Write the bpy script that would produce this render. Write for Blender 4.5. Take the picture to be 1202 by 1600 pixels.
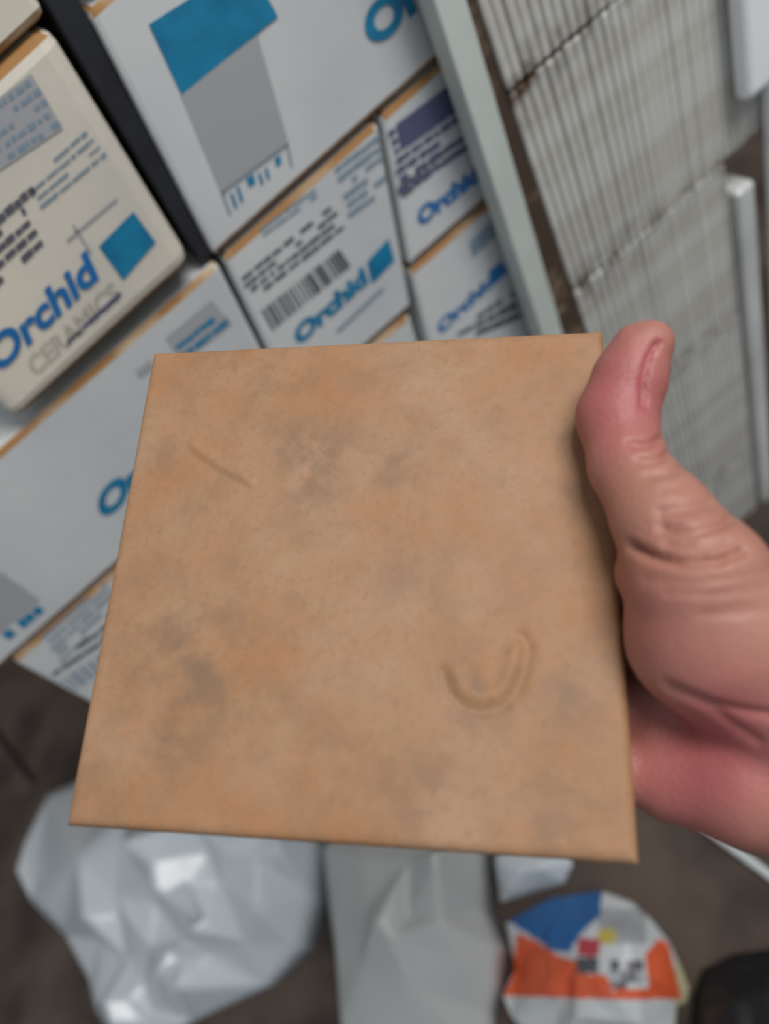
import bpy, bmesh, math, random
import numpy as np
from mathutils import Vector, Matrix, noise
from mathutils.geometry import delaunay_2d_cdt

for o in list(bpy.data.objects):
    bpy.data.objects.remove(o, do_unlink=True)
S = bpy.context.scene
COL = S.collection

# ------------------------------------------------------------------ camera
FPX = 1100.0                       # focal length in pixels of the 1202x1600 frame
H = 0.93                          # camera height over the floor
dn = np.array([657., 751., FPX]); dn /= np.linalg.norm(dn)
rr = np.array([751., -657., 0.]); rr /= np.linalg.norm(rr)
fw = np.cross(rr, dn)
RW = np.stack([rr, fw, -dn])       # camera (right, down, forward) -> world (x right, y ahead, z up)
CAM = np.array([0., 0., H])

cd = bpy.data.cameras.new('camera')
cam = bpy.data.objects.new('camera', cd); COL.objects.link(cam)
m = np.eye(4)
m[:3, 0] = RW @ np.array([1, 0, 0]); m[:3, 1] = RW @ np.array([0, -1, 0]); m[:3, 2] = RW @ np.array([0, 0, -1]); m[:3, 3] = CAM
cam.matrix_world = Matrix(m.tolist())
cd.sensor_fit = 'VERTICAL'; cd.sensor_height = 36.0; cd.lens = FPX / 1600 * 36
cd.clip_start = 0.01
cd.dof.use_dof = True; cd.dof.focus_distance = 0.24; cd.dof.aperture_fstop = 5.0
S.camera = cam

# ------------------------------------------------------------------ world and light
w = bpy.data.worlds.new('world'); S.world = w; w.use_nodes = True
bg = w.node_tree.nodes['Background']
bg.inputs[0].default_value = (0.80, 0.90, 1.0, 1); bg.inputs[1].default_value = 0.36

def area(name, loc, target, size, energy, col):
    l = bpy.data.lights.new(name, 'AREA'); l.shape = 'RECTANGLE'; l.size, l.size_y = size; l.energy = energy; l.color = col
    o = bpy.data.objects.new(name, l); COL.objects.link(o); o.location = loc
    o.rotation_euler = (Vector(target) - Vector(loc)).to_track_quat('-Z', 'Y').to_euler()
    return o
area('doorway_daylight', (0.85, -0.45, 2.45), (-0.1, 0.45, 0.4), (0.7, 0.9), 36, (1.0, 0.98, 0.95))

S.view_settings.view_transform = 'Standard'; S.view_settings.look = 'None'
S.view_settings.gamma = 1.0; S.view_settings.use_curve_mapping = False
S.view_settings.exposure = 0.0

# ------------------------------------------------------------------ helpers
def s2l(c):
    return tuple(((v / 255) / 12.92 if v / 255 <= .04045 else ((v / 255 + .055) / 1.055) ** 2.4) for v in c)

def ray(u, v):
    return RW @ np.array([u - 601., v - 800., FPX])
def on_y(u, v, y):                 # a pixel of the photo met with the upright plane y
    q = ray(u, v); return CAM + q * (y / q[1])
def on_z(u, v, z):                 # ... with the level plane z
    q = ray(u, v); return CAM + q * ((z - H) / q[2])

def mat(name, col, rough=.6, noise_amt=0, noise_scale=30, col2=None, spec=.5, bump=0, bump_scale=200, trans=0, coat=0, sss=0, lo=.4, hi=.65, detail=4):
    m = bpy.data.materials.new(name); m.use_nodes = True
    nt = m.node_tree; b = nt.nodes['Principled BSDF']
    b.inputs['Base Color'].default_value = (*s2l(col), 1); b.inputs['Roughness'].default_value = rough
    b.inputs['Specular IOR Level'].default_value = spec
    b.inputs['Transmission Weight'].default_value = trans
    b.inputs['Coat Weight'].default_value = coat
    if sss:
        b.inputs['Subsurface Weight'].default_value = sss; b.inputs['Subsurface Radius'].default_value = (.006, .002, .001); b.inputs['Subsurface Scale'].default_value = 1.0
    tc = nt.nodes.new('ShaderNodeTexCoord')
    if col2 is not None:
        n = nt.nodes.new('ShaderNodeTexNoise'); n.inputs['Scale'].default_value = noise_scale; n.inputs['Detail'].default_value = detail
        nt.links.new(tc.outputs['Object'], n.inputs['Vector'])
        r = nt.nodes.new('ShaderNodeValToRGB')
        r.color_ramp.elements[0].position = lo; r.color_ramp.elements[0].color = (*s2l(col), 1)
        r.color_ramp.elements[1].position = hi; r.color_ramp.elements[1].color = (*s2l(col2), 1)
        nt.links.new(n.outputs['Fac'], r.inputs['Fac']); nt.links.new(r.outputs['Color'], b.inputs['Base Color'])
    if bump:
        n2 = nt.nodes.new('ShaderNodeTexNoise'); n2.inputs['Scale'].default_value = bump_scale; n2.inputs['Detail'].default_value = 5
        nt.links.new(tc.outputs['Object'], n2.inputs['Vector'])
        bp = nt.nodes.new('ShaderNodeBump'); bp.inputs['Strength'].default_value = bump; bp.inputs['Distance'].default_value = .002
        nt.links.new(n2.outputs['Fac'], bp.inputs['Height']); nt.links.new(bp.outputs['Normal'], b.inputs['Normal'])
    return m

ORIGIN = {}
def build(name, verts, faces, mats, parent=None, label=None, cat=None, group=None, kind=None, fmat=None, smooth=False):
    """one mesh object from world coordinates; a part is stored relative to its thing's origin"""
    v = np.asarray(verts, float)
    if parent is None:
        lo, hi = v.min(0), v.max(0); org = np.array([(lo[0] + hi[0]) / 2, (lo[1] + hi[1]) / 2, lo[2]])
    else:
        org = ORIGIN[parent.name]
    me = bpy.data.meshes.new(name); me.from_pydata((v - org).tolist(), [], faces); 
    for mm in (mats if isinstance(mats, (list, tuple)) else [mats]): me.materials.append(mm)
    if fmat is not None: me.polygons.foreach_set('material_index', fmat)
    if smooth: me.polygons.foreach_set('use_smooth', [True] * len(me.polygons))
    me.update()
    o = bpy.data.objects.new(name, me); COL.objects.link(o)
    if parent is None: o.location = org
    else: o.parent = parent
    ORIGIN[o.name] = org
    if label: o['label'] = label
    if cat: o['category'] = cat
    if group: o['group'] = group
    if kind: o['kind'] = kind
    return o

def from_bm(bm):
    bm.verts.ensure_lookup_table(); bm.verts.index_update()
    vs = [tuple(v.co) for v in bm.verts]; fs = [[v.index for v in f.verts] for f in bm.faces]; ms = [f.material_index for f in bm.faces]
    bm.free(); return vs, fs, ms

def prism_bm(quad_xz, y0, y1, bevel, seg=2, edge_mat=1):
    """a box from its front quad (BL, BR, TR, TL in x,z), bevelled; bevel faces take the second material"""
    bm = bmesh.new()
    a = [bm.verts.new((x, y0, z)) for x, z in quad_xz]; b = [bm.verts.new((x, y1, z)) for x, z in quad_xz]
    bm.faces.new(a); bm.faces.new(b[::-1])
    for i in range(4):
        j = (i + 1) % 4; bm.faces.new((a[j], a[i], b[i], b[j]))
    bmesh.ops.recalc_face_normals(bm, faces=bm.faces)
    r = bmesh.ops.bevel(bm, geom=list(bm.edges), offset=bevel, segments=seg, profile=.5, affect='EDGES')
    for f in r['faces']:
        f.material_index = edge_mat if abs(f.normal.z) > .3 and abs(f.normal.x) < .6 else 0
    return bm

# ------------------------------------------------------------------ materials
M_WHITE = mat('white_carton', (212, 213, 211), .55, col2=(196, 198, 200), noise_scale=6, bump=.12, bump_scale=60)
M_WARM = mat('warm_white_carton', (226, 216, 198), .6, col2=(206, 200, 188), noise_scale=7, bump=.15, bump_scale=60)
M_KRAFT = mat('kraft_edge', (158, 114, 66), .8, col2=(196, 176, 146), noise_scale=22, lo=.5, hi=.72)
M_TEAL = mat('teal_print', (22, 128, 168), .5, col2=(16, 112, 152), noise_scale=60)
M_BLUE = mat('blue_print', (28, 108, 170), .5)
M_GREY = mat('grey_print', (168, 168, 170), .5)
M_PALE = mat('pale_blue_print', (130, 150, 164), .5)
M_DARK = mat('dark_print', (92, 92, 100), .5)
M_OUT = mat('pale_outline_print', (196, 198, 194), .5)
M_VIOLET = mat('violet_grey_print', (86, 92, 122), .5)
M_FLOOR = mat('brown_concrete', (92, 78, 68), .85, col2=(60, 50, 44), noise_scale=9, bump=.4, bump_scale=70)
M_WALL = mat('dull_plaster', (128, 116, 104), .85, col2=(110, 98, 88), noise_scale=5)
M_POST = mat('painted_post', (204, 210, 202), .45, col2=(192, 198, 192), noise_scale=15)
M_BLACK = mat('black_plastic', (26, 25, 28), .5)
M_ROD = mat('white_plastic_strip', (208, 212, 212), .35)

# ------------------------------------------------------------------ the setting
D = 0.42                           # plane of the carton fronts
DR = 0.40                          # plane of the tile edges
build('floor', [(-3, -1.5, 0), (3, -1.5, 0), (3, 2.2, 0), (-3, 2.2, 0), (-3, -1.5, -.05), (3, -1.5, -.05), (3, 2.2, -.05), (-3, 2.2, -.05)],
      [(0, 1, 2, 3), (7, 6, 5, 4), (0, 4, 5, 1), (1, 5, 6, 2), (2, 6, 7, 3), (3, 7, 4, 0)], M_FLOOR, kind='structure')
build('wall_back', [(-3, 1.45, 0), (3, 1.45, 0), (3, 1.45, 2.6), (-3, 1.45, 2.6), (-3, 1.55, 0), (3, 1.55, 0), (3, 1.55, 2.6), (-3, 1.55, 2.6)],
      [(0, 1, 2, 3), (7, 6, 5, 4), (0, 4, 5, 1), (1, 5, 6, 2), (2, 6, 7, 3), (3, 7, 4, 0)], M_WALL, kind='structure')

# ------------------------------------------------------------------ cartons
def carton(quad, label, y=D, depth=.26, bevel=.0035, body=M_WHITE, group=None, seg=2):
    q = [(x * y, max(0.001, H + z * y)) for x, z in quad]
    vs, fs, ms = from_bm(prism_bm(q, y, y + depth, bevel, seg))
    o = build('tile_carton', vs, fs, [body, M_KRAFT], label=label, cat='carton', group=group, fmat=ms)
    o_y[o.name] = (y, min(p[0] for p in q) + .001, max(p[0] for p in q) - .001)
    return o
o_y = {}
GB = 'white tile cartons stacked behind the held tile'

def bil(q, s, t):                  # q = BL, BR, TR, TL
    q = [np.asarray(p, float) for p in q]
    return (q[0] * (1 - s) + q[1] * s) * (1 - t) + (q[3] * (1 - s) + q[2] * s) * t

def print_quads(name, box, cells, m, lift=.0006, label=None):
    """flat print: list of quads in photo pixels laid on the carton front"""
    y, xa, xb = o_y[box.name]; vs = []; fs = []
    for c in cells:
        k = len(vs)
        for (u, v) in c:
            p = on_y(u, v, y); vs.append((min(max(p[0], xa), xb), y - lift, p[2]))
        fs.append([k, k + 1, k + 2, k + 3])
    return build(name, vs, fs, m, parent=box, label=label)

def sub_cells(q, rects):
    return [[bil(q, a, c), bil(q, b, c), bil(q, b, d), bil(q, a, d)] for a, b, c, d in rects]

def microtext(q, rows, seed, fill=.75, lo=.02, hi=.09, h=.6):
    rnd = random.Random(seed); r = []
    for i in range(rows):
        s = rnd.uniform(0, .06); t0 = (i + .5 - h / 2) / rows; t1 = (i + .5 + h / 2) / rows
        while s < .97:
            e = min(1, s + rnd.uniform(lo, hi))
            if rnd.random() < fill: r.append((s, e, t0 + rnd.uniform(0, .1) / rows, t1 - rnd.uniform(0, .1) / rows))
            s = e + rnd.uniform(.008, .03)
    return sub_cells(q, r)

def bars(q, n, seed):
    rnd = random.Random(seed); r = []; s = 0
    while s < 1:
        e = s + rnd.uniform(.3, 1.3) / n; r.append((s, min(e, 1), 0, 1)); s = e + rnd.uniform(.3, 1.0) / n
    return sub_cells(q, r)

def lettering(name, box, body, q, m, bold=.0, slant=0.0, lift=.0008, outline=False, label=None):
    cu = bpy.data.curves.new('font', 'FONT'); cu.body = body; cu.offset = bold; cu.shear = slant
    if outline: cu.fill_mode = 'NONE'; cu.bevel_depth = .009; cu.bevel_resolution = 0
    t = bpy.data.objects.new('font', cu); COL.objects.link(t)
    dg = bpy.context.evaluated_depsgraph_get(); dg.update()
    me = bpy.data.meshes.new_from_object(t.evaluated_get(dg))
    co = np.array([v.co[:] for v in me.vertices]); fs = [list(p.vertices) for p in me.polygons]
    bpy.data.objects.remove(t, do_unlink=True); bpy.data.curves.remove(cu); bpy.data.meshes.remove(me)
    lo, hi = co.min(0), co.max(0); n = (co - lo) / np.maximum(hi - lo, 1e-9)
    y, xa, xb = o_y[box.name]; vs = []
    for s, tt, _ in n:
        p = on_y(*bil(q, s, tt), y); vs.append((p[0], y - lift, p[2]))
    fs = [f for f in fs if max(vs[i][0] for i in f) < xb]      # print stops at the carton's edge
    used = sorted({i for f in fs for i in f}); mp = {i: k for k, i in enumerate(used)}
    vs = [vs[i] for i in used]; fs = [[mp[i] for i in f] for f in fs]
    return build(name, vs, fs, m, parent=box, label=label)

# left carton with the product label
bL = carton([(-.312, -.447), (.029, -.440), (.075, -.137), (-.268, -.145)], 'cream-white tile carton with a small teal square and softly rounded corners', y=D - .007, bevel=.008, body=M_WARM, seg=3)
print_quads('teal_square', bL, [[(154, 385), (192, 437), (243, 378), (208, 330)]], M_TEAL)
lettering('brand_lettering', bL, 'Orchid', [(-2, 584), (161, 429), (134, 389), (-29, 544)], M_BLUE, bold=.035, slant=.15)
lettering('sub_lettering', bL, 'CERAMICS', [(56, 588), (190, 464), (174, 440), (40, 564)], M_OUT, outline=True)
print_quads('tagline', bL, [[(131, 514), (190, 460), (187, 455), (128, 509)]], M_VIOLET)
print_quads('small_print', bL, microtext([(107, 540), (130, 520), (124, 511), (101, 531)], 1, 3, 1, .2, .4), M_DARK)
q = [(-60, 305), (98, 200), (48, 115), (-85, 215)]
print_quads('label_panel', bL, [q], M_GREY, .0005)
print_quads('label_print', bL, microtext(q, 5, 5, .8, h=.55), M_PALE, .0007)
print_quads('label_lines', bL, microtext([(60, 335), (170, 245), (130, 200), (40, 280)], 4, 6, .85, .06, .3, .38), M_PALE)
print_quads('label_text', bL, microtext([(-20, 470), (70, 385), (35, 320), (-60, 400)], 4, 7, .75, .08, .2), M_DARK)
print_quads('label_border', bL, [[(105, 378), (183, 312), (181, 308), (103, 374)], [(112, 352), (140, 396), (143, 393), (115, 349)]], M_GREY)
print_quads('label_heading', bL, microtext([(-25, 380), (60, 305), (45, 285), (-40, 360)], 1, 8, .9, .1, .22), M_DARK)

bL2 = carton([(-.268, -.139), (.080, -.131), (.12, .165), (-.225, .165)], 'plain white tile carton lying on top of the cream-white carton', y=D - .004, body=M_WARM)

# upper carton with the teal block
bT = carton([(.058, -.455), (.520, -.452), (.525, -.150), (.118, -.153)], 'long white tile carton with a large teal block over a grey block', depth=.26)
print_quads('teal_block', bT, [[(283, 148), (434, 26), (387, -60), (232, 38)]], M_TEAL)
print_quads('grey_block', bT, [[(345, 300), (450, 222), (402, 55), (281, 145)]], M_GREY, .0005)
fr = [(358, 336), (457, 258), (450, 224), (345, 302)]
print_quads('outlined_panel', bT, sub_cells(fr, [(0, 1, .93, 1), (0, .03, 0, 1), (.97, 1, 0, 1)]) , M_PALE)
print_quads('panel_lettering', bT, sub_cells(fr, [(.10, .14, .08, .72), (.20, .24, .12, .8), (.36, .46, .45, .85), (.52, .56, .2, .7), (.62, .66, .2, .7), (.78, .86, .45, .8)]), M_TEAL)
lettering('brand_lettering', bT, 'Orchid', [(587, 76), (782, -99), (750, -147), (556, 28)], M_TEAL, bold=.05, slant=.15)

bT2 = carton([(.142, -.146), (.525, -.143), (.525, .165), (.19, .165)], 'plain white tile carton lying on top of the teal block carton')

# carton with barcode
bM = carton([(.003, -.749), (.271, -.749), (.364, -.462), (.066, -.464)], 'white tile carton with a barcode label, wedged between two seams under the teal block')
lettering('brand_lettering', bM, 'Orchid', [(468, 539), (580, 437), (566, 415), (454, 517)], M_TEAL, bold=.05, slant=.15)
print_quads('teal_square', bM, [[(581, 443), (616, 407), (607, 372), (573, 409)]], M_TEAL)
print_quads('label_text', bM, microtext([(392, 474), (548, 352), (515, 318), (374, 432)], 4, 11, .85, .04, .14, .6), M_DARK)
print_quads('barcode', bM, bars([(426, 516), (548, 415), (530, 388), (408, 484)], 26, 12), M_DARK)
print_quads('blue_label_text', bM, microtext([(545, 345), (606, 300), (592, 205), (518, 262)], 6, 13, .8, .1, .3, .6), M_PALE)
print_quads('heading_text', bM, microtext([(412, 372), (500, 306), (490, 292), (402, 355)], 2, 14, .8, .1, .25, .5), M_PALE)
print_quads('tagline', bM, [[(528, 520), (600, 452), (597, 448), (525, 516)]], M_PALE)

bM2 = carton([(.303, -.685), (.525, -.685), (.525, -.460), (.372, -.461)], 'white tile carton with dense dark blue print, partly behind the pale upright post')
q = [(622, 308), (735, 235), (705, 130), (603, 205)]
print_quads('label_panel', bM2, sub_cells(q, [(.15, 1, .62, 1)]), M_VIOLET, .0005)
print_quads('label_print', bM2, microtext(q, 7, 21, .85, .06, .2, .7), M_VIOLET, .0007)
print_quads('label_text', bM2, microtext([(625, 318), (720, 240), (712, 215), (618, 290)], 2, 22, .8, .05, .15, .6), M_DARK)
lettering('brand_lettering', bM2, 'Orchid', [(657, 354), (752, 280), (743, 255), (648, 330)], M_BLUE, bold=.05, slant=.15)
print_quads('blue_mark', bM2, [[(738, 402), (775, 368), (768, 345), (733, 378)]], M_PALE)

bM3 = carton([(.222, -1.0), (.525, -1.0), (.525, -.692), (.300, -.692)], 'white tile carton below the one with dense dark blue print')
lettering('brand_lettering', bM3, 'Orchid', [(688, 522), (776, 440), (768, 424), (680, 506)], M_BLUE, bold=.04, slant=.15)
print_quads('teal_square', bM3, [[(769, 446), (792, 425), (783, 408), (763, 424)]], M_BLUE)
print_quads('label_print', bM3, microtext([(700, 545), (815, 500), (800, 450), (730, 500)], 3, 23, .8, .1, .3, .7), M_DARK)

bLL = carton([(-.705, -.749), (-.004, -.749), (.056, -.463), (-.645, -.461)], 'long white tile carton with a mostly blank front, under the cream-white carton', depth=.26)
lettering('brand_lettering', bLL, 'Orchid', [(163, 813), (320, 668), (301, 633), (144, 778)], M_TEAL, bold=.05, slant=.15)
print_quads('grey_block', bLL, [[(-30, 1010), (62, 937), (0, 893), (-90, 965)]], M_GREY)
print_quads('panel_lettering', bLL, microtext([(-20, 1030), (80, 950), (62, 938), (-38, 1016)], 1, 31, .6, .08, .16, .8), M_TEAL)
print_quads('side_print', bLL, [[(285, 566), (362, 506), (330, 468), (258, 528)]], M_GREY, .0005)
print_quads('side_print_text', bLL, microtext([(285, 566), (362, 506), (342, 482), (268, 540)], 2, 32, .9, .1, .25, .6), M_TEAL, .0007)
print_quads('small_mark', bLL, [[(218, 590), (240, 572), (233, 562), (212, 580)]], M_GREY)

bB = carton([(-.690, -1.048), (-.332, -1.048), (-.312, -.757), (-.664, -.757)], 'white tile carton printed with rows of small blue text at the open stack end')
print_quads('blue_label_text', bB, microtext([(95, 1040), (190, 950), (160, 905), (60, 995)], 5, 41, .8, .12, .35, .5), M_PALE)
print_quads('label_text', bB, microtext([(80, 1062), (200, 985), (180, 960), (70, 1040)], 2, 42, .7, .1, .3, .5), M_DARK)
print_quads('barcode', bB, bars([(118, 1078), (200, 1020), (190, 1000), (95, 1062)], 14, 43), M_PALE)

for qd in ([(-.318, -1.048), (.200, -1.048), (.262, -.757), (-.300, -.757)],
           [(-.700, -1.348), (-.332, -1.348), (-.325, -1.055), (-.690, -1.055)], [(-.325, -1.348), (.190, -1.348), (.196, -1.055), (-.318, -1.055)],
           [(-.710, -1.650), (-.335, -1.650), (-.325, -1.355), (-.700, -1.355)], [(-.328, -1.650), (.180, -1.650), (.186, -1.355), (-.320, -1.355)],
           [(-.712, -1.935), (-.335, -1.935), (-.335, -1.657), (-.710, -1.657)], [(-.328, -1.935), (.175, -1.935), (.180, -1.657), (-.328, -1.657)],
           [(-.715, -2.2125), (-.335, -2.2125), (-.335, -1.942), (-.712, -1.942)], [(-.328, -2.2125), (.172, -2.2125), (.175, -1.942), (-.328, -1.942)],
           [(.205, -1.30), (.525, -1.30), (.525, -1.007), (.212, -1.007)], [(.197, -1.61), (.525, -1.61), (.525, -1.307), (.202, -1.307)],
           [(.190, -1.91), (.525, -1.91), (.525, -1.617), (.195, -1.617)], [(.187, -2.2125), (.525, -2.2125), (.525, -1.917), (.190, -1.917)]):
    carton(qd, 'blank white tile carton low in the stack, behind the held tile', group='blank cartons low in the stack')

M_GAP_SHADE = mat('black_gap_shade', (30, 32, 40), .8, col2=(20, 20, 26), noise_scale=30)  # black filler added as the deep shade inside the carton gap
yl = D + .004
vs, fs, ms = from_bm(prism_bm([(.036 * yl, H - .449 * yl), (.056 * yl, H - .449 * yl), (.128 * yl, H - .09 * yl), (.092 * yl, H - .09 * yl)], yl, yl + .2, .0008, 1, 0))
build('gap_shade_filler', vs, fs, M_GAP_SHADE, label='added black filler standing for the deep shade in the gap between the cream-white carton and the teal block carton', cat='shade filler', fmat=ms)

# ------------------------------------------------------------------ post between cartons and tile rows
pz0, pz1 = 0.0, H + .12
pa0, pb0 = on_y(835, 508, DR)[0], on_y(872, 510, DR)[0]
pa1, pb1 = on_y(668, 0, DR)[0], on_y(722, 0, DR)[0]
zt, zb = on_y(695, 0, DR)[2], on_y(853, 509, DR)[2]
def ex(a, b, z): return a + (b - a) * (z - zb) / (zt - zb)
vs, fs, ms = from_bm(prism_bm([(ex(pa0, pa1, pz0), pz0), (ex(pb0, pb1, pz0), pz0), (ex(pb0, pb1, pz1), pz1), (ex(pa0, pa1, pz1), pz1)], DR - .006, DR + .012, .0012, 2, 0))
build('upright_post', vs, fs, M_POST, label='pale painted upright post between the cartons and the tile rows', cat='post', fmat=ms)

M_GAP_DIRT_SHADE = mat('dirty_gap_shade', (70, 54, 42), .9, col2=(126, 108, 88), noise_scale=45, lo=.52, hi=.68)  # board added to darken the gap; colour holds its shade and brown dirt
vs, fs, ms = from_bm(prism_bm([(ex(pb0, pb1, 0) + .0015, .0005), (.2284, .0005), (.2284, H - .06), (ex(pb0, pb1, H - .06) + .0015, H - .06)], DR + .0025, DR + .0185, .0006, 1, 0))
build('gap_shade_board', vs, fs, M_GAP_DIRT_SHADE, label='added dark brown board with dirt flecks, standing for the shade in the gap between post and tile rows', cat='board', fmat=ms)

# ------------------------------------------------------------------ white tiles standing on edge
def tile_mat():
    m = mat('white_tile_edge', (206, 205, 198), .35, col2=(178, 170, 158), noise_scale=30, lo=.45, hi=.75)
    nt = m.node_tree; b = nt.nodes['Principled BSDF']
    src = b.inputs['Base Color'].links[0].from_socket
    at = nt.nodes.new('ShaderNodeAttribute'); at.attribute_name = 'grime'
    tc = nt.nodes.new('ShaderNodeNewGeometry')
    n = nt.nodes.new('ShaderNodeTexNoise'); n.inputs['Scale'].default_value = 55; n.inputs['Detail'].default_value = 5
    nt.links.new(tc.outputs['Position'], n.inputs['Vector'])
    mu = nt.nodes.new('ShaderNodeMath'); mu.operation = 'MULTIPLY'
    r = nt.nodes.new('ShaderNodeMapRange'); r.inputs[1].default_value = .40; r.inputs[2].default_value = .62
    nt.links.new(n.outputs['Fac'], r.inputs[0]); nt.links.new(r.outputs[0], mu.inputs[0]); nt.links.new(at.outputs['Fac'], mu.inputs[1])
    mx = nt.nodes.new('ShaderNodeMixRGB'); mx.inputs[2].default_value = (*s2l((92, 70, 52)), 1)
    nt.links.new(mu.outputs[0], mx.inputs[0]); nt.links.new(src, mx.inputs[1]); nt.links.new(mx.outputs[0], b.inputs['Base Color'])
    return m
M_TILE = tile_mat()
rows = [(-.226, -.064, 'topmost'), (-.3932, -.2272, 'second'), (-.561, -.3942, 'third'), (-.793, -.562, 'fourth'), (-H + .0005, -.794, 'lowest')]
rnd = random.Random(4)
def edge_tile(x0, x1, z0, z1, y0, label, group, bevel, dirt):
    bm = prism_bm([(x0, z0), (x1, z0), (x1, z1), (x0, z1)], y0, y0 + .148, bevel, 2, 0)
    # rings near both ends so grime can sit there
    for zc in (z0 + .012, z1 - .012, z0 + .03, z1 - .03):
        bmesh.ops.bisect_plane(bm, geom=list(bm.verts) + list(bm.edges) + list(bm.faces), plane_co=(0, 0, zc), plane_no=(0, 0, 1))
    vs, fs, ms = from_bm(bm)
    o = build('white_tile', vs, fs, M_TILE, label=label, cat='tile', group=group)
    at = o.data.attributes.new('grime', 'FLOAT', 'POINT')
    vals = []
    for v in vs:
        d = min(v[2] - z0, z1 - v[2]); vals.append(dirt * max(0, 1 - d / .02))
    at.data.foreach_set('value', vals)
    return o
for ri, (za, zb_, nm) in enumerate(rows):
    x = .2290; i = 0
    lab = 'white wall tile standing on edge in the %s row beside the post' % nm
    while x < (.377 if ri > 1 else .432):
        t = .0068 + rnd.uniform(-.0003, .0003)
        loose = x < .305
        gap = rnd.uniform(.0006, .0008) if loose else rnd.uniform(.0001, .0004)
        dy = rnd.uniform(-.0007, .0007) if loose else rnd.uniform(-.0006, .0006)
        dirt = (1.2 if i < 3 else (.8 if i < 9 else .55)) if ri < 3 else .6
        edge_tile(x, x + t, H + za + rnd.uniform(0, .0006) * (ri < 4), H + zb_ - rnd.uniform(0, .0008), DR + dy, lab, 'white tiles on edge, %s row' % nm, .0017 if loose else .0008, dirt)
        x += t + gap; i += 1
    edge_tile(x, .3870 if ri > 1 else .4420, H + za, H + zb_ - .001, DR - .001, 'thicker white tile with a rounded glossy edge, ending the %s row' % nm, None, .0022, .5)

# ------------------------------------------------------------------ glazed white pieces at the end of the rows
M_GLAZE = mat('white_glaze', (226, 227, 224), .18, col2=(200, 202, 200), noise_scale=8, coat=.4)
M_BRIGHT = mat('bright_white_glaze', (250, 251, 252), .2, coat=.4)
def block(name, q, y0, y1, bevel, m, label, cat):
    vs, fs, ms = from_bm(prism_bm(q, y0, y1, bevel, 4, 0)); return build(name, vs, fs, m, label=label, cat=cat)
zt = on_y(1155, 295, DR)[2]
block('glazed_edging', [(.3935, .0005), (.4135, .0005), (.4135, zt), (.3935, zt)], DR - .004, DR + .06, .004, M_GLAZE, 'grey-white glazed edging tile standing upright past the dark gap', 'tile')
pc = on_y(1167, 165, .385); pb = on_y(1192, 300, .399)
block('ceramic_lid', [(pb[0], .0005), (pb[0] + .2, .0005), (pb[0] + .2, pc[2] - .001), (pb[0], pc[2] - .001)], .385, .399, .006, M_BRIGHT, 'bright white glazed lid standing on the floor beside the grey-white edging tile', 'ceramic lid')
block('ceramic_lid', [(pc[0], pc[2]), (pc[0] + .2, pc[2]), (pc[0] + .2, pc[2] + .25), (pc[0], pc[2] + .25)], .383, .399, .0070, M_BRIGHT, 'bright white lid with rounded corners resting on top of the standing lid', 'ceramic lid')

# ------------------------------------------------------------------ things on the floor
def crumple(name, pts, outline, m, label, cat, z_edge=.004, sub=3, jitter=.004, seed=0, group=None, regions=None, mats=None, smooth_it=1):
    """creased sheet through control points (photo pixel + height), draped to an outline on the floor"""
    P3 = [on_z(u, v, h) for u, v, h in pts] + [on_z(u, v, h) for u, v, h in outline]
    n0 = len(pts); k = len(outline)
    V2 = [Vector((p[0], p[1])) for p in P3]
    E = [(n0 + i, n0 + (i + 1) % k) for i in range(k)]
    ov, oe, of, ori, _, _ = delaunay_2d_cdt(V2, E, [], 1, 1e-6)
    zz = []
    for i, v in enumerate(ov): zz.append(P3[ori[i][0]][2] if ori[i] else .05)
    bm = bmesh.new(); bv = [bm.verts.new((v.x, v.y, z)) for v, z in zip(ov, zz)]
    for f in of:
        try: bm.faces.new([bv[i] for i in f])
        except ValueError: pass
    bmesh.ops.recalc_face_normals(bm, faces=bm.faces)
    for _ in range(sub): bmesh.ops.subdivide_edges(bm, edges=list(bm.edges), cuts=1, use_grid_fill=True)
    for _ in range(smooth_it): bmesh.ops.smooth_vert(bm, verts=[v for v in bm.verts if not v.is_boundary], factor=.5, use_axis_x=True, use_axis_y=True, use_axis_z=True)
    for v in bm.verts:
        if not v.is_boundary:
            q = v.co * 22 + Vector((seed * 7.1, 0, 0))
            v.co.z += jitter * (abs(noise.noise(q)) * 2 - .5) + jitter * .5 * noise.noise(q * 2.7)
    for f in bm.faces:
        if f.normal.z < 0: f.normal_flip()
    # side skirt down to the floor and a base
    be = [e for e in bm.edges if e.is_boundary]
    r = bmesh.ops.extrude_edge_only(bm, edges=be)
    nv = [g for g in r['geom'] if isinstance(g, bmesh.types.BMVert)]
    for v in nv: v.co.z = .001
    bmesh.ops.contextual_create(bm, geom=[e for e in bm.edges if e.is_boundary])
    bmesh.ops.recalc_face_normals(bm, faces=bm.faces)
    if regions:
        for f in bm.faces:
            c = f.calc_center_median(); d = RW.T @ (np.array(c) - CAM); u, v = 601 + FPX * d[0] / d[2], 800 + FPX * d[1] / d[2]
            f.material_index = regions(u, v)
    vs, fs, ms = from_bm(bm)
    return build(name, vs, fs, mats or m, label=label, cat=cat, fmat=ms, smooth=True, group=group)

LIGHT = np.array([0.85, -0.45, 2.45])
def facet(u0, v0, h0, pix):
    """control points of one flat crease that mirrors the doorway light"""
    p = on_z(u0, v0, h0); a = LIGHT - p; b = CAM - p; n = a / np.linalg.norm(a) + b / np.linalg.norm(b)
    out = []
    for u, v in pix:
        q = ray(u, v); out.append((u, v, (CAM + q * ((p - CAM) @ n / (q @ n)))[2]))
    return out

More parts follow.
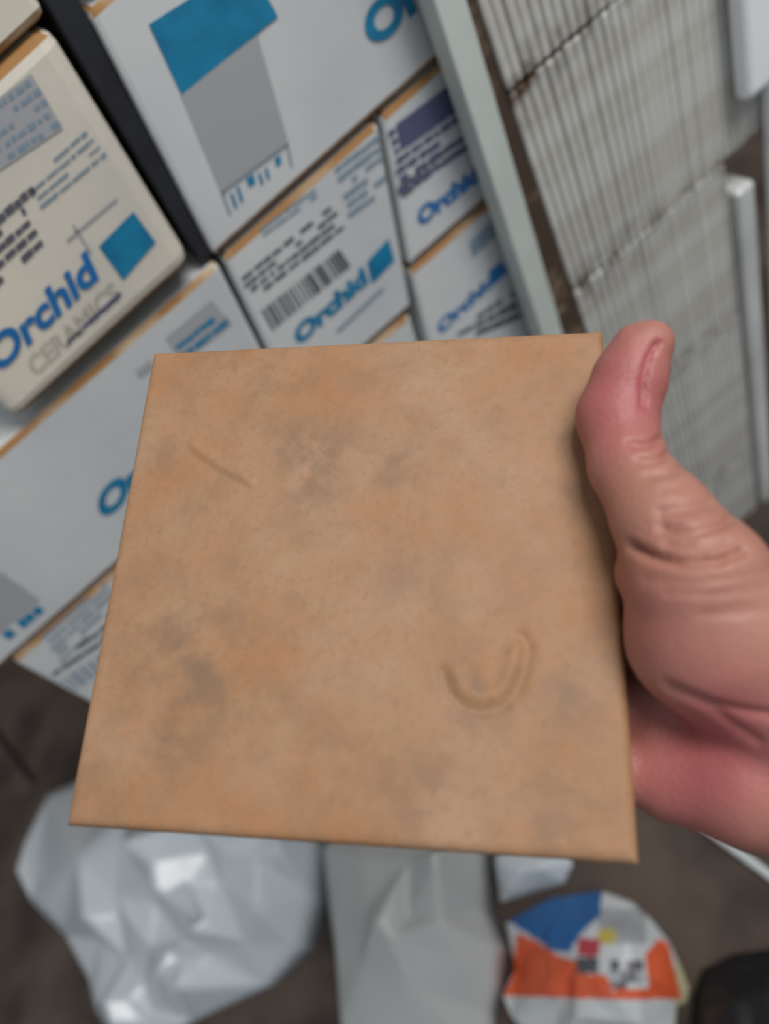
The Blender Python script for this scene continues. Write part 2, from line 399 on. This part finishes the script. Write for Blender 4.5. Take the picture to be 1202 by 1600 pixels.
def plastic(name, col, clear, rough=.25):
    m = mat(name, col, rough, spec=.6, bump=.35, bump_scale=28)
    nt = m.node_tree; b = nt.nodes['Principled BSDF']; out = nt.nodes['Material Output']
    t = nt.nodes.new('ShaderNodeBsdfTransparent'); mx = nt.nodes.new('ShaderNodeMixShader'); mx.inputs[0].default_value = clear
    nt.links.new(b.outputs[0], mx.inputs[1]); nt.links.new(t.outputs[0], mx.inputs[2]); nt.links.new(mx.outputs[0], out.inputs[0])
    return m
M_BAG = plastic('white_bag_plastic', (216, 222, 226), .10, .27)
M_BAG2 = plastic('cloudy_film', (206, 206, 202), .22, .27)

bag_pts = (facet(275, 1375, .15, [(190, 1316), (230, 1345), (325, 1330), (318, 1432), (290, 1452), (252, 1400), (236, 1386), (290, 1380)])
           + facet(262, 1510, .10, [(262, 1482), (284, 1500), (268, 1545), (244, 1520)]) + facet(180, 1580, .07, [(160, 1566), (200, 1560), (222, 1598), (172, 1600)])
           + facet(455, 1345, .12, [(438, 1330), (470, 1322), (462, 1375), (442, 1385)])
           + [(120, 1340, .10), (130, 1434, .10), (185, 1406, .13), (345, 1380, .12), (345, 1330, .15), (400, 1340, .13), (400, 1420, .12), (330, 1490, .075), (236, 1480, .075), (225, 1530, .05), (295, 1545, .06), (200, 1500, .05), (160, 1470, .045),
              (246, 1412, .08), (190, 1428, .07), (290, 1468, .075), (325, 1450, .09), (380, 1470, .085), (240, 1580, .035), (300, 1280, .16), (200, 1270, .12), (420, 1270, .13)])
crumple('plastic_bag', bag_pts,
        [(25, 1360, .03), (40, 1310, .02), (75, 1240, .02), (200, 1190, .01), (400, 1200, .01), (476, 1250, .06), (480, 1320, .08), (482, 1400, .06), (464, 1480, .05), (414, 1540, .03), (300, 1595, .02), (235, 1630, .02), (180, 1625, .02), (150, 1580, .03), (138, 1530, .02), (100, 1460, .02), (50, 1410, .02)],
        M_BAG, 'crumpled white plastic bag with bright creases, beside the cloudy film', 'plastic bag', seed=1, jitter=.0007)
film_pts = (facet(600, 1450, .12, [(586, 1438), (604, 1440), (618, 1462), (606, 1462)]) + facet(698, 1342, .13, [(676, 1334), (716, 1336), (716, 1352), (680, 1352)])
            + [(560, 1340, .09), (640, 1345, .10), (570, 1420, .09), (640, 1430, .10), (690, 1440, .11), (560, 1520, .08), (640, 1540, .09), (720, 1500, .085), (735, 1420, .09)])
crumple('plastic_film', film_pts,
        [(503, 1330, .05), (520, 1290, .04), (738, 1295, .05), (748, 1330, .05), (752, 1420, .05), (774, 1480, .06), (770, 1540, .05), (762, 1580, .04), (772, 1680, .02), (560, 1690, .02), (532, 1600, .04), (523, 1480, .05), (512, 1400, .04)],
        M_BAG2, 'cloudy clear plastic film in a loose heap between white bag and printed packet', 'plastic film', seed=2, jitter=.0012)
crumple('plastic_scrap',
        [(810, 1360, .05), (845, 1355, .055), (860, 1385, .035)],
        [(772, 1345, .02), (785, 1300, .01), (890, 1310, .01), (892, 1350, .02), (880, 1380, .015), (830, 1395, .01), (782, 1410, .01)],
        M_BAG, 'small pale plastic scrap lying above the printed packet', 'plastic scrap', seed=3, jitter=.004)

P_W = mat('packet_white', (206, 208, 208), .35); P_O = mat('packet_orange', (226, 98, 58), .35); P_B = mat('packet_blue', (40, 100, 160), .35)
P_R = mat('packet_red', (186, 70, 78), .35); P_Y = mat('packet_yellow', (196, 176, 84), .35); P_D = mat('packet_dark', (82, 80, 88), .4); P_E = mat('packet_edge', (204, 196, 160), .4)
P_G = mat('packet_grey', (168, 170, 172), .35)
def inside(poly, u, v):
    c = False; j = len(poly) - 1
    for i in range(len(poly)):
        (x1, y1), (x2, y2) = poly[i], poly[j]
        if (y1 > v) != (y2 > v) and u < (x2 - x1) * (v - y1) / (y2 - y1) + x1: c = not c
        j = i
    return c
blue_p = [(795, 1440), (860, 1400), (942, 1385), (938, 1430), (905, 1462), (890, 1488), (865, 1486), (835, 1465)]
or1 = [(808, 1458), (838, 1470), (870, 1492), (900, 1500), (915, 1522), (950, 1524), (958, 1552), (965, 1562), (785, 1556), (800, 1530)]
or2 = [(1008, 1490), (1030, 1466), (1045, 1474), (1066, 1562), (1016, 1560)]
def packet_region(u, v):
    if inside(blue_p, u, v): return 2
    if abs(u - 920) < 17 and abs(v - 1480) < 14: return 3
    if abs(u - 948) < 14 and abs(v - 1463) < 11: return 4
    if abs(u - 918) < 17 and abs(v - 1508) < 13: return 5
    if 955 < u < 1005 and 1500 < v < 1545 and not (980 < u < 1005 and v > 1535): return 5 if ((u - 955) // 13 + (v - 1500) // 17) % 3 != 1 else 7
    if inside(or1, u, v) or inside(or2, u, v): return 1
    if 960 < u < 1016 and 1545 < v < 1562: return 1
    if u > 1056 and v > 1490: return 6
    if 935 < u < 1010 and 1420 < v < 1475: return 7
    return 0
crumple('printed_packet',
        [(860, 1440, .055), (930, 1440, .075), (900, 1500, .085), (980, 1470, .085), (1000, 1520, .085), (950, 1550, .09), (860, 1540, .07), (1030, 1530, .07), (900, 1590, .08), (1000, 1600, .075), (880, 1570, .055)],
        [(790, 1442, .02), (860, 1404, .03), (940, 1392, .035), (985, 1408, .035), (1015, 1435, .035), (1042, 1470, .035), (1062, 1510, .03), (1076, 1545, .025), (1072, 1565, .025), (1056, 1572, .03), (1050, 1640, .03), (850, 1650, .03), (800, 1590, .02), (785, 1555, .02), (806, 1515, .02)],
        None, 'bulging white packet with orange band and blue corner print', 'packet', seed=5, jitter=.003, sub=4, regions=packet_region, mats=[P_W, P_O, P_B, P_R, P_Y, P_D, P_E, P_G])

crumple('black_bag', [(1150, 1560, .07), (1110, 1600, .06), (1200, 1550, .07), (1230, 1620, .09), (1160, 1650, .08)],
        [(1085, 1560, .01), (1100, 1515, .01), (1150, 1490, .015), (1230, 1480, .02), (1300, 1520, .02), (1310, 1640, .02), (1250, 1720, .02), (1130, 1710, .02), (1080, 1640, .01)],
        M_BLACK, 'rumpled black plastic bag lying past the printed packet', 'plastic bag', seed=6)

def rod(name, p0, p1, r, m, label, cat):
    a, b = Vector(p0), Vector(p1); d = (b - a).normalized(); s = d.cross(Vector((0, 0, 1))).normalized(); t = s.cross(d)
    vs = []; fs = []; n = 10
    prof = [(0, .5), (r * .3, .9), (r, 1.0)]
    rings = [(a + d * o_, r * k_) for o_, k_ in prof] + [(b - d * o_, r * k_) for o_, k_ in prof[::-1]]
    for c, rad in rings:
        for i in range(n):
            an = 2 * math.pi * i / n; vs.append(tuple(c + s * math.cos(an) * rad + t * math.sin(an) * rad))
    for j in range(len(rings) - 1):
        for i in range(n): fs.append([j * n + i, j * n + (i + 1) % n, (j + 1) * n + (i + 1) % n, (j + 1) * n + i])
    fs.append(list(range(n))[::-1]); fs.append([(len(rings) - 1) * n + i for i in range(n)])
    return build(name, vs, fs, m, label=label, cat=cat, smooth=True)
rod('white_rod', on_z(1060, 1262, .006), on_z(1290, 1432, .006), .005, M_ROD, 'thin white plastic rod lying on the brown floor', 'rod')
rod('black_rod', on_z(-60, 1075, .0055), on_z(53, 1222, .0055), .0045, M_BLACK, 'thin black rod lying on the brown floor by the carton stack', 'rod')

# ------------------------------------------------------------------ held tile
TW = .15; TT = .0075
cpx = [(237, 548), (943, 513), (1003, 1352), (100, 1290)]
A = []; bb = []
for (x, y), (u, v) in zip([(0, 0), (1, 0), (1, 1), (0, 1)], cpx):
    u -= 601; v -= 800
    A += [[x, y, 1, 0, 0, 0, -u * x, -u * y], [0, 0, 0, x, y, 1, -v * x, -v * y]]; bb += [u, v]
Hm = np.append(np.linalg.solve(np.array(A, float), np.array(bb, float)), 1).reshape(3, 3)
K = np.diag([1 / FPX, 1 / FPX, 1]) @ Hm
sc = TW / np.linalg.norm(K[:, 0]); T0 = K[:, 2] * sc
ta = K[:, 0] / np.linalg.norm(K[:, 0]); tb = K[:, 1] - ta * (K[:, 1] @ ta); tb /= np.linalg.norm(tb); tn = np.cross(ta, tb)   # camera space; tn points away from the camera
def cam2world(p): return CAM + (RW @ np.asarray(p, float).T).T
def tile2cam(a, b, c): return T0 + ta * a + tb * b + tn * c
def tp(u, v, c=0.):                # photo pixel -> tile coordinates on the plane c behind (+) or before (-) the face
    d = np.array([(u - 601) / FPX, (v - 800) / FPX, 1.]); t = (T0 @ tn + c) / (d @ tn); q = d * t - T0
    return np.array([q @ ta, q @ tb, c])

def held_tile():
    N = 170
    g = np.linspace(0, TW, N); aa, bb_ = np.meshgrid(g, g)
    h = np.zeros_like(aa)
    for i in range(N):
        for j in range(N):
            p = Vector((aa[i, j] * 55, bb_[i, j] * 55, .3)); h[i, j] = .00016 * noise.noise(p) + .00008 * noise.noise(p * 2.3)
    def seg(pts, wd, amp):
        q = np.array([tp(*p)[:2] for p in pts]); dmin = np.full(aa.shape, 1e9)
        for s, e in zip(q[:-1], q[1:]):
            d = e - s; t = np.clip(((aa - s[0]) * d[0] + (bb_ - s[1]) * d[1]) / (d @ d), 0, 1)
            dmin = np.minimum(dmin, np.hypot(aa - s[0] - t * d[0], bb_ - s[1] - t * d[1]))
        return amp * np.exp(-(dmin / wd) ** 2)
    U = [(692, 1050), (700, 1080), (725, 1105), (755, 1112), (785, 1105), (808, 1080), (820, 1045), (826, 1010), (815, 995)]
    h -= seg(U, .0016, .0008)
    Ui = [(712, 1050), (725, 1080), (755, 1092), (785, 1080), (800, 1040), (806, 1010)]
    h += seg(Ui, .0018, .0006)
    h += seg([(770, 1070), (760, 1060)], .004, .0004)
    h += seg([(300, 695), (340, 725), (392, 752)], .0014, .0006); h -= seg([(296, 706), (336, 737), (388, 764)], .0014, .0004)
    e = np.minimum(np.minimum(aa, TW - aa), np.minimum(bb_, TW - bb_)); R_ = .003
    h -= np.where(e < R_, R_ - np.sqrt(np.maximum(0, R_ ** 2 - (R_ - e) ** 2)), 0) * .8
    edge = (e < 1e-9)
    vs = [cam2world(tile2cam(aa[i, j], bb_[i, j], -h[i, j])) for i in range(N) for j in range(N)]
    fs = [[i * N + j, i * N + j + 1, (i + 1) * N + j + 1, (i + 1) * N + j] for i in range(N - 1) for j in range(N - 1)]
    fm = [0] * len(fs)
    ring = [j for j in range(N)] + [i * N + N - 1 for i in range(1, N)] + [(N - 1) * N + j for j in range(N - 2, -1, -1)] + [i * N for i in range(N - 2, 0, -1)]
    k0 = len(vs)
    for r in ring:
        i, j = divmod(r, N); vs.append(cam2world(tile2cam(aa[i, j], bb_[i, j], TT)))
    L = len(ring)
    for i in range(L):
        fs.append([ring[(i + 1) % L], ring[i], k0 + i, k0 + (i + 1) % L]); fm.append(1)
    fs.append([k0 + i for i in range(L)][::-1]); fm.append(1)
    # darker stains in the glaze, each with its own place and size
    st = np.zeros_like(aa)
    for u, v, r, s in [(480, 720, .014, .9), (500, 770, .010, .5), (615, 720, .010, .6), (420, 600, .016, .4), (330, 560, .016, .35), (600, 560, .014, .3), (300, 1040, .020, .8), (270, 1140, .016, .6), (390, 1080, .012, .5), (250, 960, .014, .4),
                       (750, 1080, .009, .8), (890, 1085, .008, .6), (900, 770, .010, .45), (660, 900, .012, .4), (640, 1240, .012, .5), (860, 1280, .018, .4), (700, 1180, .014, .3), (240, 690, .012, .4), (300, 790, .012, .3), (180, 1240, .016, .4), (820, 640, .012, .25), (470, 1200, .016, .25)]:
        q = tp(u, v); st = np.maximum(st, s * np.exp(-((aa - q[0]) ** 2 + (bb_ - q[1]) ** 2) / r ** 2))
    m = bpy.data.materials.new('tan_stone_glaze'); m.use_nodes = True; nt = m.node_tree; b = nt.nodes['Principled BSDF']
    b.inputs['Roughness'].default_value = .55; b.inputs['Specular IOR Level'].default_value = .3
    at = nt.nodes.new('ShaderNodeAttribute'); at.attribute_name = 'stain'
    tc = nt.nodes.new('ShaderNodeTexCoord')
    def nz(s, d=6, rgh=.6):
        n = nt.nodes.new('ShaderNodeTexNoise'); n.inputs['Scale'].default_value = s; n.inputs['Detail'].default_value = d; n.inputs['Roughness'].default_value = rgh
        nt.links.new(tc.outputs['Object'], n.inputs['Vector']); return n
    def mr(sock, a, bq, lo=0., hi=1.):
        r = nt.nodes.new('ShaderNodeMapRange'); r.inputs[1].default_value = a; r.inputs[2].default_value = bq; r.inputs[3].default_value = lo; r.inputs[4].default_value = hi
        nt.links.new(sock, r.inputs[0]); return r.outputs[0]
    def mth(op, x, y):
        n = nt.nodes.new('ShaderNodeMath'); n.operation = op
        for i, s in enumerate((x, y)):
            if isinstance(s, (int, float)): n.inputs[i].default_value = s
            else: nt.links.new(s, n.inputs[i])
        return n.outputs[0]
    def mix(f, c1, c2):
        n = nt.nodes.new('ShaderNodeMixRGB'); nt.links.new(f, n.inputs[0])
        for i, c in ((1, c1), (2, c2)):
            if isinstance(c, tuple): n.inputs[i].default_value = (*s2l(c), 1)
            else: nt.links.new(c, n.inputs[i])
        return n.outputs[0]
    big = nz(26).outputs['Fac']; mid = nz(80).outputs['Fac']; fine = nz(420, 3, .8).outputs['Fac']
    c = mix(mr(big, .35, .65), (168, 133, 104), (162, 117, 80))
    c = mix(mr(mid, .48, .70, 0, .6), c, (150, 114, 86))
    c = mix(mr(nz(140, 5).outputs['Fac'], .5, .7, 0, .4), c, (172, 120, 86))
    s = mth('MULTIPLY', at.outputs['Fac'], mr(mid, .38, .60, .05, 1.0))
    c = mix(s, c, (124, 100, 78))
    c = mix(mr(fine, .52, .75, 0, .45), c, (128, 102, 78))
    nt.links.new(c, b.inputs['Base Color'])
    bp = nt.nodes.new('ShaderNodeBump'); bp.inputs['Strength'].default_value = .15; bp.inputs['Distance'].default_value = .0006
    nt.links.new(fine, bp.inputs['Height']); nt.links.new(bp.outputs[0], b.inputs['Normal'])
    M_BODY = mat('fired_clay_body', (206, 160, 116), .8, col2=(190, 142, 100), noise_scale=60)
    o = build('held_tile', vs, fs, [m, M_BODY], label='square tan stone-look ceramic tile with a small shell-like relief, held by the hand', cat='tile', fmat=fm)
    a_ = o.data.attributes.new('stain', 'FLOAT', 'POINT'); a_.data.foreach_set('value', list(st.ravel()) + [0.] * L)
    sm = [x == 0 for x in fm]; o.data.polygons.foreach_set('use_smooth', sm)
    return o
held_tile()

# ------------------------------------------------------------------ hand (one continuous surface grown from blended tapered limbs)
def hand():
    def P(u, v, c): return tp(u, v, c)
    wrist = P(1335, 1165, .016)
    TH = [(P(1022, 533, -.0185), .0052), (P(1003, 548, -.0165), .0078), (P(985, 590, -.0138), .0098), (P(964, 650, -.0108), .0106), (P(981, 728, -.0128), .0099), (P(1036, 812, -.0165), .0122), (P(1090, 905, -.0165), .0165), (P(1118, 985, -.0080), .0215), (P(1225, 1075, .004), .0225), (wrist, .0235)]
    palm = [[(P(1055, 905, .0235), .0115), (P(1180, 990, .020), .014), (wrist, .024)],
            [(P(1040, 1010, .0245), .0120), (P(1180, 1070, .020), .015), (wrist, .024)],
            [(P(1040, 1115, .0225), .0120), (P(1180, 1150, .018), .0155), (wrist, .024)],
            [(P(1050, 1205, .0190), .0118), (P(1160, 1215, .013), .0160), (P(1260, 1220, .014), .0185), (wrist, .023)],
            [(P(1055, 905, .0235), .0115), (P(1040, 1010, .0245), .0120), (P(1040, 1115, .0225), .0120), (P(1050, 1205, .0190), .0118)]]
    palm.append([(P(1012, 895, -.006), .0085), (P(1030, 930, .018), .0110), (P(1060, 960, .020), .012)])
    elbow = wrist + np.array([.125, .075, -.03])
    arm = [(wrist, .0245), (wrist + np.array([.05, .03, -.008]), .0255), (elbow, .032)]
    fing = [[(P(1055, 905, .0235), .0105), (P(800, 815, .0190), .0092), (P(655, 785, .0172), .0083), (P(545, 770, .0160), .0072)],
            [(P(1040, 1010, .0245), .0108), (P(760, 945, .0195), .0094), (P(590, 925, .0175), .0085), (P(460, 915, .0160), .0074)],
            [(P(1040, 1115, .0225), .0104), (P(775, 1070, .0190), .0090), (P(620, 1058, .0170), .0082), (P(500, 1052, .0158), .0072)],
            [(P(1050, 1205, .0190), .0092), (P(850, 1192, .0170), .0079), (P(735, 1188, .0158), .0071), (P(640, 1186, .0150), .0063)]]
    allp = [q for ch in [TH, arm] + palm + fing for q in ch]
    ps = np.array([q[0] for q in allp]); rs = np.array([q[1] for q in allp])
    h = .00105; lo = (ps - rs[:, None]).min(0) - 4 * h; hi = (ps + rs[:, None]).max(0) + 4 * h
    n = np.ceil((hi - lo) / h).astype(int) + 1
    ax = [lo[i] + h * np.arange(n[i]) for i in range(3)]
    F = np.full(n, .05, np.float32)
    def cone(dst, p0, r0, p1, r1, k):
        mn = np.minimum(p0, p1) - max(r0, r1) - .012; mxx = np.maximum(p0, p1) + max(r0, r1) + .012
        i0 = np.maximum(((mn - lo) / h).astype(int), 0); i1 = np.minimum(((mxx - lo) / h).astype(int) + 2, n)
        sl = tuple(slice(a, b) for a, b in zip(i0, i1))
        X = ax[0][sl[0]][:, None, None]; Y = ax[1][sl[1]][None, :, None]; Z = ax[2][sl[2]][None, None, :]
        d = p1 - p0; L2 = d @ d
        t = np.clip(((X - p0[0]) * d[0] + (Y - p0[1]) * d[1] + (Z - p0[2]) * d[2]) / L2, 0, 1)
        dist = np.sqrt((X - p0[0] - t * d[0]) ** 2 + (Y - p0[1] - t * d[1]) ** 2 + (Z - p0[2] - t * d[2]) ** 2) - (r0 + (r1 - r0) * t)
        a = dst[sl]; hh = np.maximum(k - np.abs(a - dist), 0) / k
        dst[sl] = np.minimum(a, dist) - hh * hh * k * .25
    def chain(dst, ch, k):
        for (p0, r0), (p1, r1) in zip(ch[:-1], ch[1:]): cone(dst, p0, r0, p1, r1, k)
    for ch in palm: chain(F, ch, .006)
    chain(F, arm, .006)
    T_ = np.full(n, .05, np.float32); chain(T_, TH, .003)
    k = .004; hh = np.maximum(k - np.abs(F - T_), 0) / k; F = np.minimum(F, T_) - hh * hh * k * .25
    for ch in fing:
        G = np.full(n, .05, np.float32); chain(G, ch, .002)
        k = .0022; hh = np.maximum(k - np.abs(F - G), 0) / k; F = np.minimum(F, G) - hh * hh * k * .25
    # the tile presses into the skin
    X = ax[0][:, None, None]; Y = ax[1][None, :, None]; Z = ax[2][None, None, :]
    bx = np.maximum(np.maximum(np.abs(X - TW / 2) - TW / 2, np.abs(Y - TW / 2) - TW / 2), np.abs(Z - TT / 2) - TT / 2) - .0004
    F = np.maximum(F, -bx)
    # surface nets
    neg = F < 0
    cnt = np.zeros(np.array(n) - 1, int)
    for dx in (0, 1):
        for dy in (0, 1):
            for dz in (0, 1): cnt += neg[dx:n[0] - 1 + dx, dy:n[1] - 1 + dy, dz:n[2] - 1 + dz]
    cells = np.argwhere((cnt > 0) & (cnt < 8)); idx = -np.ones(np.array(n) - 1, int); idx[tuple(cells.T)] = np.arange(len(cells))
    acc = np.zeros((len(cells), 3)); wt = np.zeros(len(cells))
    cor = [(a, b, c) for a in (0, 1) for b in (0, 1) for c in (0, 1)]
    for A_ in cor:
        for ax_ in range(3):
            if A_[ax_]: continue
            B_ = list(A_); B_[ax_] = 1
            fa = F[tuple((cells + A_).T)]; fb = F[tuple((cells + B_).T)]; msk = (fa < 0) != (fb < 0)
            t = np.where(msk, fa / np.where(msk, fa - fb, 1), 0)
            pt = np.array(A_)[None] + t[:, None] * (np.array(B_) - np.array(A_))[None]
            acc += pt * msk[:, None]; wt += msk
    V = lo + (cells + acc / wt[:, None]) * h
    faces = []
    for ax_ in range(3):
        o1, o2 = [(1, 2), (2, 0), (0, 1)][ax_]
        s0 = [slice(None)] * 3; s1 = [slice(None)] * 3; s0[ax_] = slice(0, n[ax_] - 1); s1[ax_] = slice(1, n[ax_])
        ch = neg[tuple(s0)] != neg[tuple(s1)]; e = np.argwhere(ch)
        e = e[(e[:, o1] > 0) & (e[:, o2] > 0)]
        d1 = np.zeros(3, int); d1[o1] = 1; d2 = np.zeros(3, int); d2[o2] = 1
        q = np.stack([idx[tuple((e - d1 - d2).T)], idx[tuple((e - d2).T)], idx[tuple(e.T)], idx[tuple((e - d1).T)]], 1)
        fl = neg[tuple(e.T)]; q[~fl] = q[~fl][:, ::-1]
        faces.append(q)
    Fq = np.concatenate(faces); Fq = Fq[(Fq >= 0).all(1)]
    # relax
    def nrm(V):
        a = V[Fq[:, 2]] - V[Fq[:, 0]]; b = V[Fq[:, 3]] - V[Fq[:, 1]]; c = np.cross(a, b); N = np.zeros_like(V)
        for i in range(4): np.add.at(N, Fq[:, i], c)
        return N / np.maximum(np.linalg.norm(N, axis=1, keepdims=True), 1e-12)
    E_ = np.concatenate([Fq[:, [i, (i + 1) % 4]] for i in range(4)])
    for _ in range(5):
        S_ = np.zeros_like(V); C_ = np.zeros(len(V))
        np.add.at(S_, E_[:, 0], V[E_[:, 1]]); np.add.at(C_, E_[:, 0], 1)
        V = V * .5 + .5 * S_ / np.maximum(C_, 1)[:, None]
    camV = T0 + V[:, :1] * ta + V[:, 1:2] * tb + V[:, 2:] * tn
    px = np.stack([601 + FPX * camV[:, 0] / camV[:, 2], 800 + FPX * camV[:, 1] / camV[:, 2]], 1)
    Nn = nrm(V); camN = Nn[:, :1] * ta + Nn[:, 1:2] * tb + Nn[:, 2:] * tn
    vd = camV / np.linalg.norm(camV, axis=1, keepdims=True)
    front = np.clip(-(camN * vd).sum(1) * 2.5 + .3, 0, 1) * (V[:, 2] < .004)
    disp = np.zeros(len(V))
    def crease(pts, wd, dp):
        nonlocal disp
        q = np.array(pts, float); dm = np.full(len(V), 1e9)
        for s, e in zip(q[:-1], q[1:]):
            d = e - s; t = np.clip(((px - s) @ d) / (d @ d), 0, 1); dm = np.minimum(dm, np.linalg.norm(px - s - t[:, None] * d, axis=1))
        disp -= dp * np.exp(-(dm / wd) ** 2)
    crease([(985, 852), (1015, 866), (1060, 878), (1120, 876), (1160, 860)], 7, .0030)
    crease([(1035, 825), (1080, 832), (1130, 818), (1150, 805)], 7, .0020)
    crease([(1030, 800), (1070, 795), (1110, 785)], 6, .0012)
    crease([(1040, 850), (1090, 856), (1140, 845)], 6, .0012)
    crease([(985, 692), (1015, 693), (1035, 684)], 5, .0018)
    crease([(1000, 720), (1030, 716), (1055, 702)], 5, .0018)
    crease([(1010, 742), (1045, 738), (1068, 728)], 5, .0012)
    crease([(1035, 765), (1075, 758)], 6, .0004)
    crease([(1010, 905), (1080, 912), (1160, 902), (1210, 890)], 7, .0005)
    crease([(1040, 925), (1110, 930), (1200, 915)], 7, .0005)
    crease([(1100, 960), (1202, 952)], 8, .0004)
    crease([(1050, 1078), (1110, 1100), (1160, 1112), (1215, 1120)], 8, .0012)
    crease([(1040, 1068), (1110, 1106), (1150, 1135), (1185, 1158)], 8, .0009)
    crease([(1028, 536), (1014, 560), (1006, 600), (1008, 632)], 5, .0018)   # nail fold
    V = V + Nn * (disp * front)[:, None]
    camV = T0 + V[:, :1] * ta + V[:, 1:2] * tb + V[:, 2:] * tn
    W_ = cam2world(camV)
    def blob(u, v, r): return np.exp(-((px[:, 0] - u) ** 2 + (px[:, 1] - v) ** 2) / r ** 2)
    red = np.clip(.95 * blob(965, 620, 110) + .35 * blob(1000, 960, 90) + .9 * blob(1090, 1210, 130) + .4 * blob(1150, 1120, 90) - .5 * blob(1060, 780, 70) - .4 * blob(1150, 850, 80), 0, 1)
    fold = np.array([(1030, 532), (1014, 560), (1006, 600), (1008, 635)], float); dm = np.full(len(V), 1e9)
    for a0, a1 in zip(fold[:-1], fold[1:]):
        d = a1 - a0; t = np.clip(((px - a0) @ d) / (d @ d), 0, 1); dm = np.minimum(dm, np.linalg.norm(px - a0 - t[:, None] * d, axis=1))
    red = np.clip(red + .8 * np.exp(-(dm / 7) ** 2), 0, 1.3)
    m = mat('skin', (214, 150, 122), .5, sss=.12, bump=.18, bump_scale=700)
    nt = m.node_tree; b = nt.nodes['Principled BSDF']
    at = nt.nodes.new('ShaderNodeAttribute'); at.attribute_name = 'flush'
    mx = nt.nodes.new('ShaderNodeMixRGB'); mx.inputs[1].default_value = (*s2l((172, 119, 102)), 1); mx.inputs[2].default_value = (*s2l((170, 92, 92)), 1)
    nt.links.new(at.outputs['Fac'], mx.inputs[0])
    tc = nt.nodes.new('ShaderNodeTexCoord'); nn = nt.nodes.new('ShaderNodeTexNoise'); nn.inputs['Scale'].default_value = 90; nn.inputs['Detail'].default_value = 4
    nt.links.new(tc.outputs['Object'], nn.inputs['Vector'])
    rg = nt.nodes.new('ShaderNodeMapRange'); rg.inputs[1].default_value = .5; rg.inputs[2].default_value = .8; rg.inputs[4].default_value = .35
    nt.links.new(nn.outputs['Fac'], rg.inputs[0])
    m2 = nt.nodes.new('ShaderNodeMixRGB'); m2.inputs[2].default_value = (*s2l((146, 90, 82)), 1)
    nt.links.new(rg.outputs[0], m2.inputs[0]); nt.links.new(mx.outputs[0], m2.inputs[1]); nt.links.new(m2.outputs[0], b.inputs['Base Color'])
    o = build('hand', W_, Fq.tolist(), m, label='bare right hand holding the tan tile by its edge, thumb in front and fingers behind', cat='hand', smooth=True)
    a_ = o.data.attributes.new('flush', 'FLOAT', 'POINT'); a_.data.foreach_set('value', red.astype(float))
    # thumb nail: a curved plate on the back of the thumb tip
    c0, c1 = TH[1][0], TH[3][0]; axis = (c0 - c1) / np.linalg.norm(c0 - c1)
    side = np.array([1., .12, -.28]); side -= axis * (side @ axis); side /= np.linalg.norm(side); wv = np.cross(axis, side)
    vs = []; fs = []; na, nb = 9, 11
    for lay in (0, 1):
        for i in range(na):
            s = i / (na - 1)
            ctr = c1 + (c0 - c1) * (.36 + .74 * s); rad = .0109 + (.0079 - .0109) * min(1, .36 + .74 * s) + .0003 - lay * .0011 - (max(0, s - .75) * .006)
            half = .95 * (1 - .35 * max(0, (s - .7) / .3) ** 2 - .3 * max(0, (.15 - s) / .15) ** 2)
            for j in range(nb):
                an = (j / (nb - 1) * 2 - 1) * half
                q = ctr + rad * (side * math.cos(an) + wv * math.sin(an)); vs.append(cam2world(tile2cam(*q)))
    def id_(l, i, j): return l * na * nb + i * nb + j
    for i in range(na - 1):
        for j in range(nb - 1):
            fs.append([id_(0, i, j), id_(0, i, j + 1), id_(0, i + 1, j + 1), id_(0, i + 1, j)]); fs.append([id_(1, i, j), id_(1, i + 1, j), id_(1, i + 1, j + 1), id_(1, i, j + 1)])
    for i in range(na - 1):
        for j in (0, nb - 1): fs.append([id_(0, i, j), id_(0, i + 1, j), id_(1, i + 1, j), id_(1, i, j)])
    for j in range(nb - 1):
        for i in (0, na - 1): fs.append([id_(0, i, j), id_(0, i, j + 1), id_(1, i, j + 1), id_(1, i, j)])
    build('thumb_nail', vs, fs, mat('nail', (192, 130, 122), .35), parent=o, label='pink thumb nail seen from the side', smooth=True)
hand()
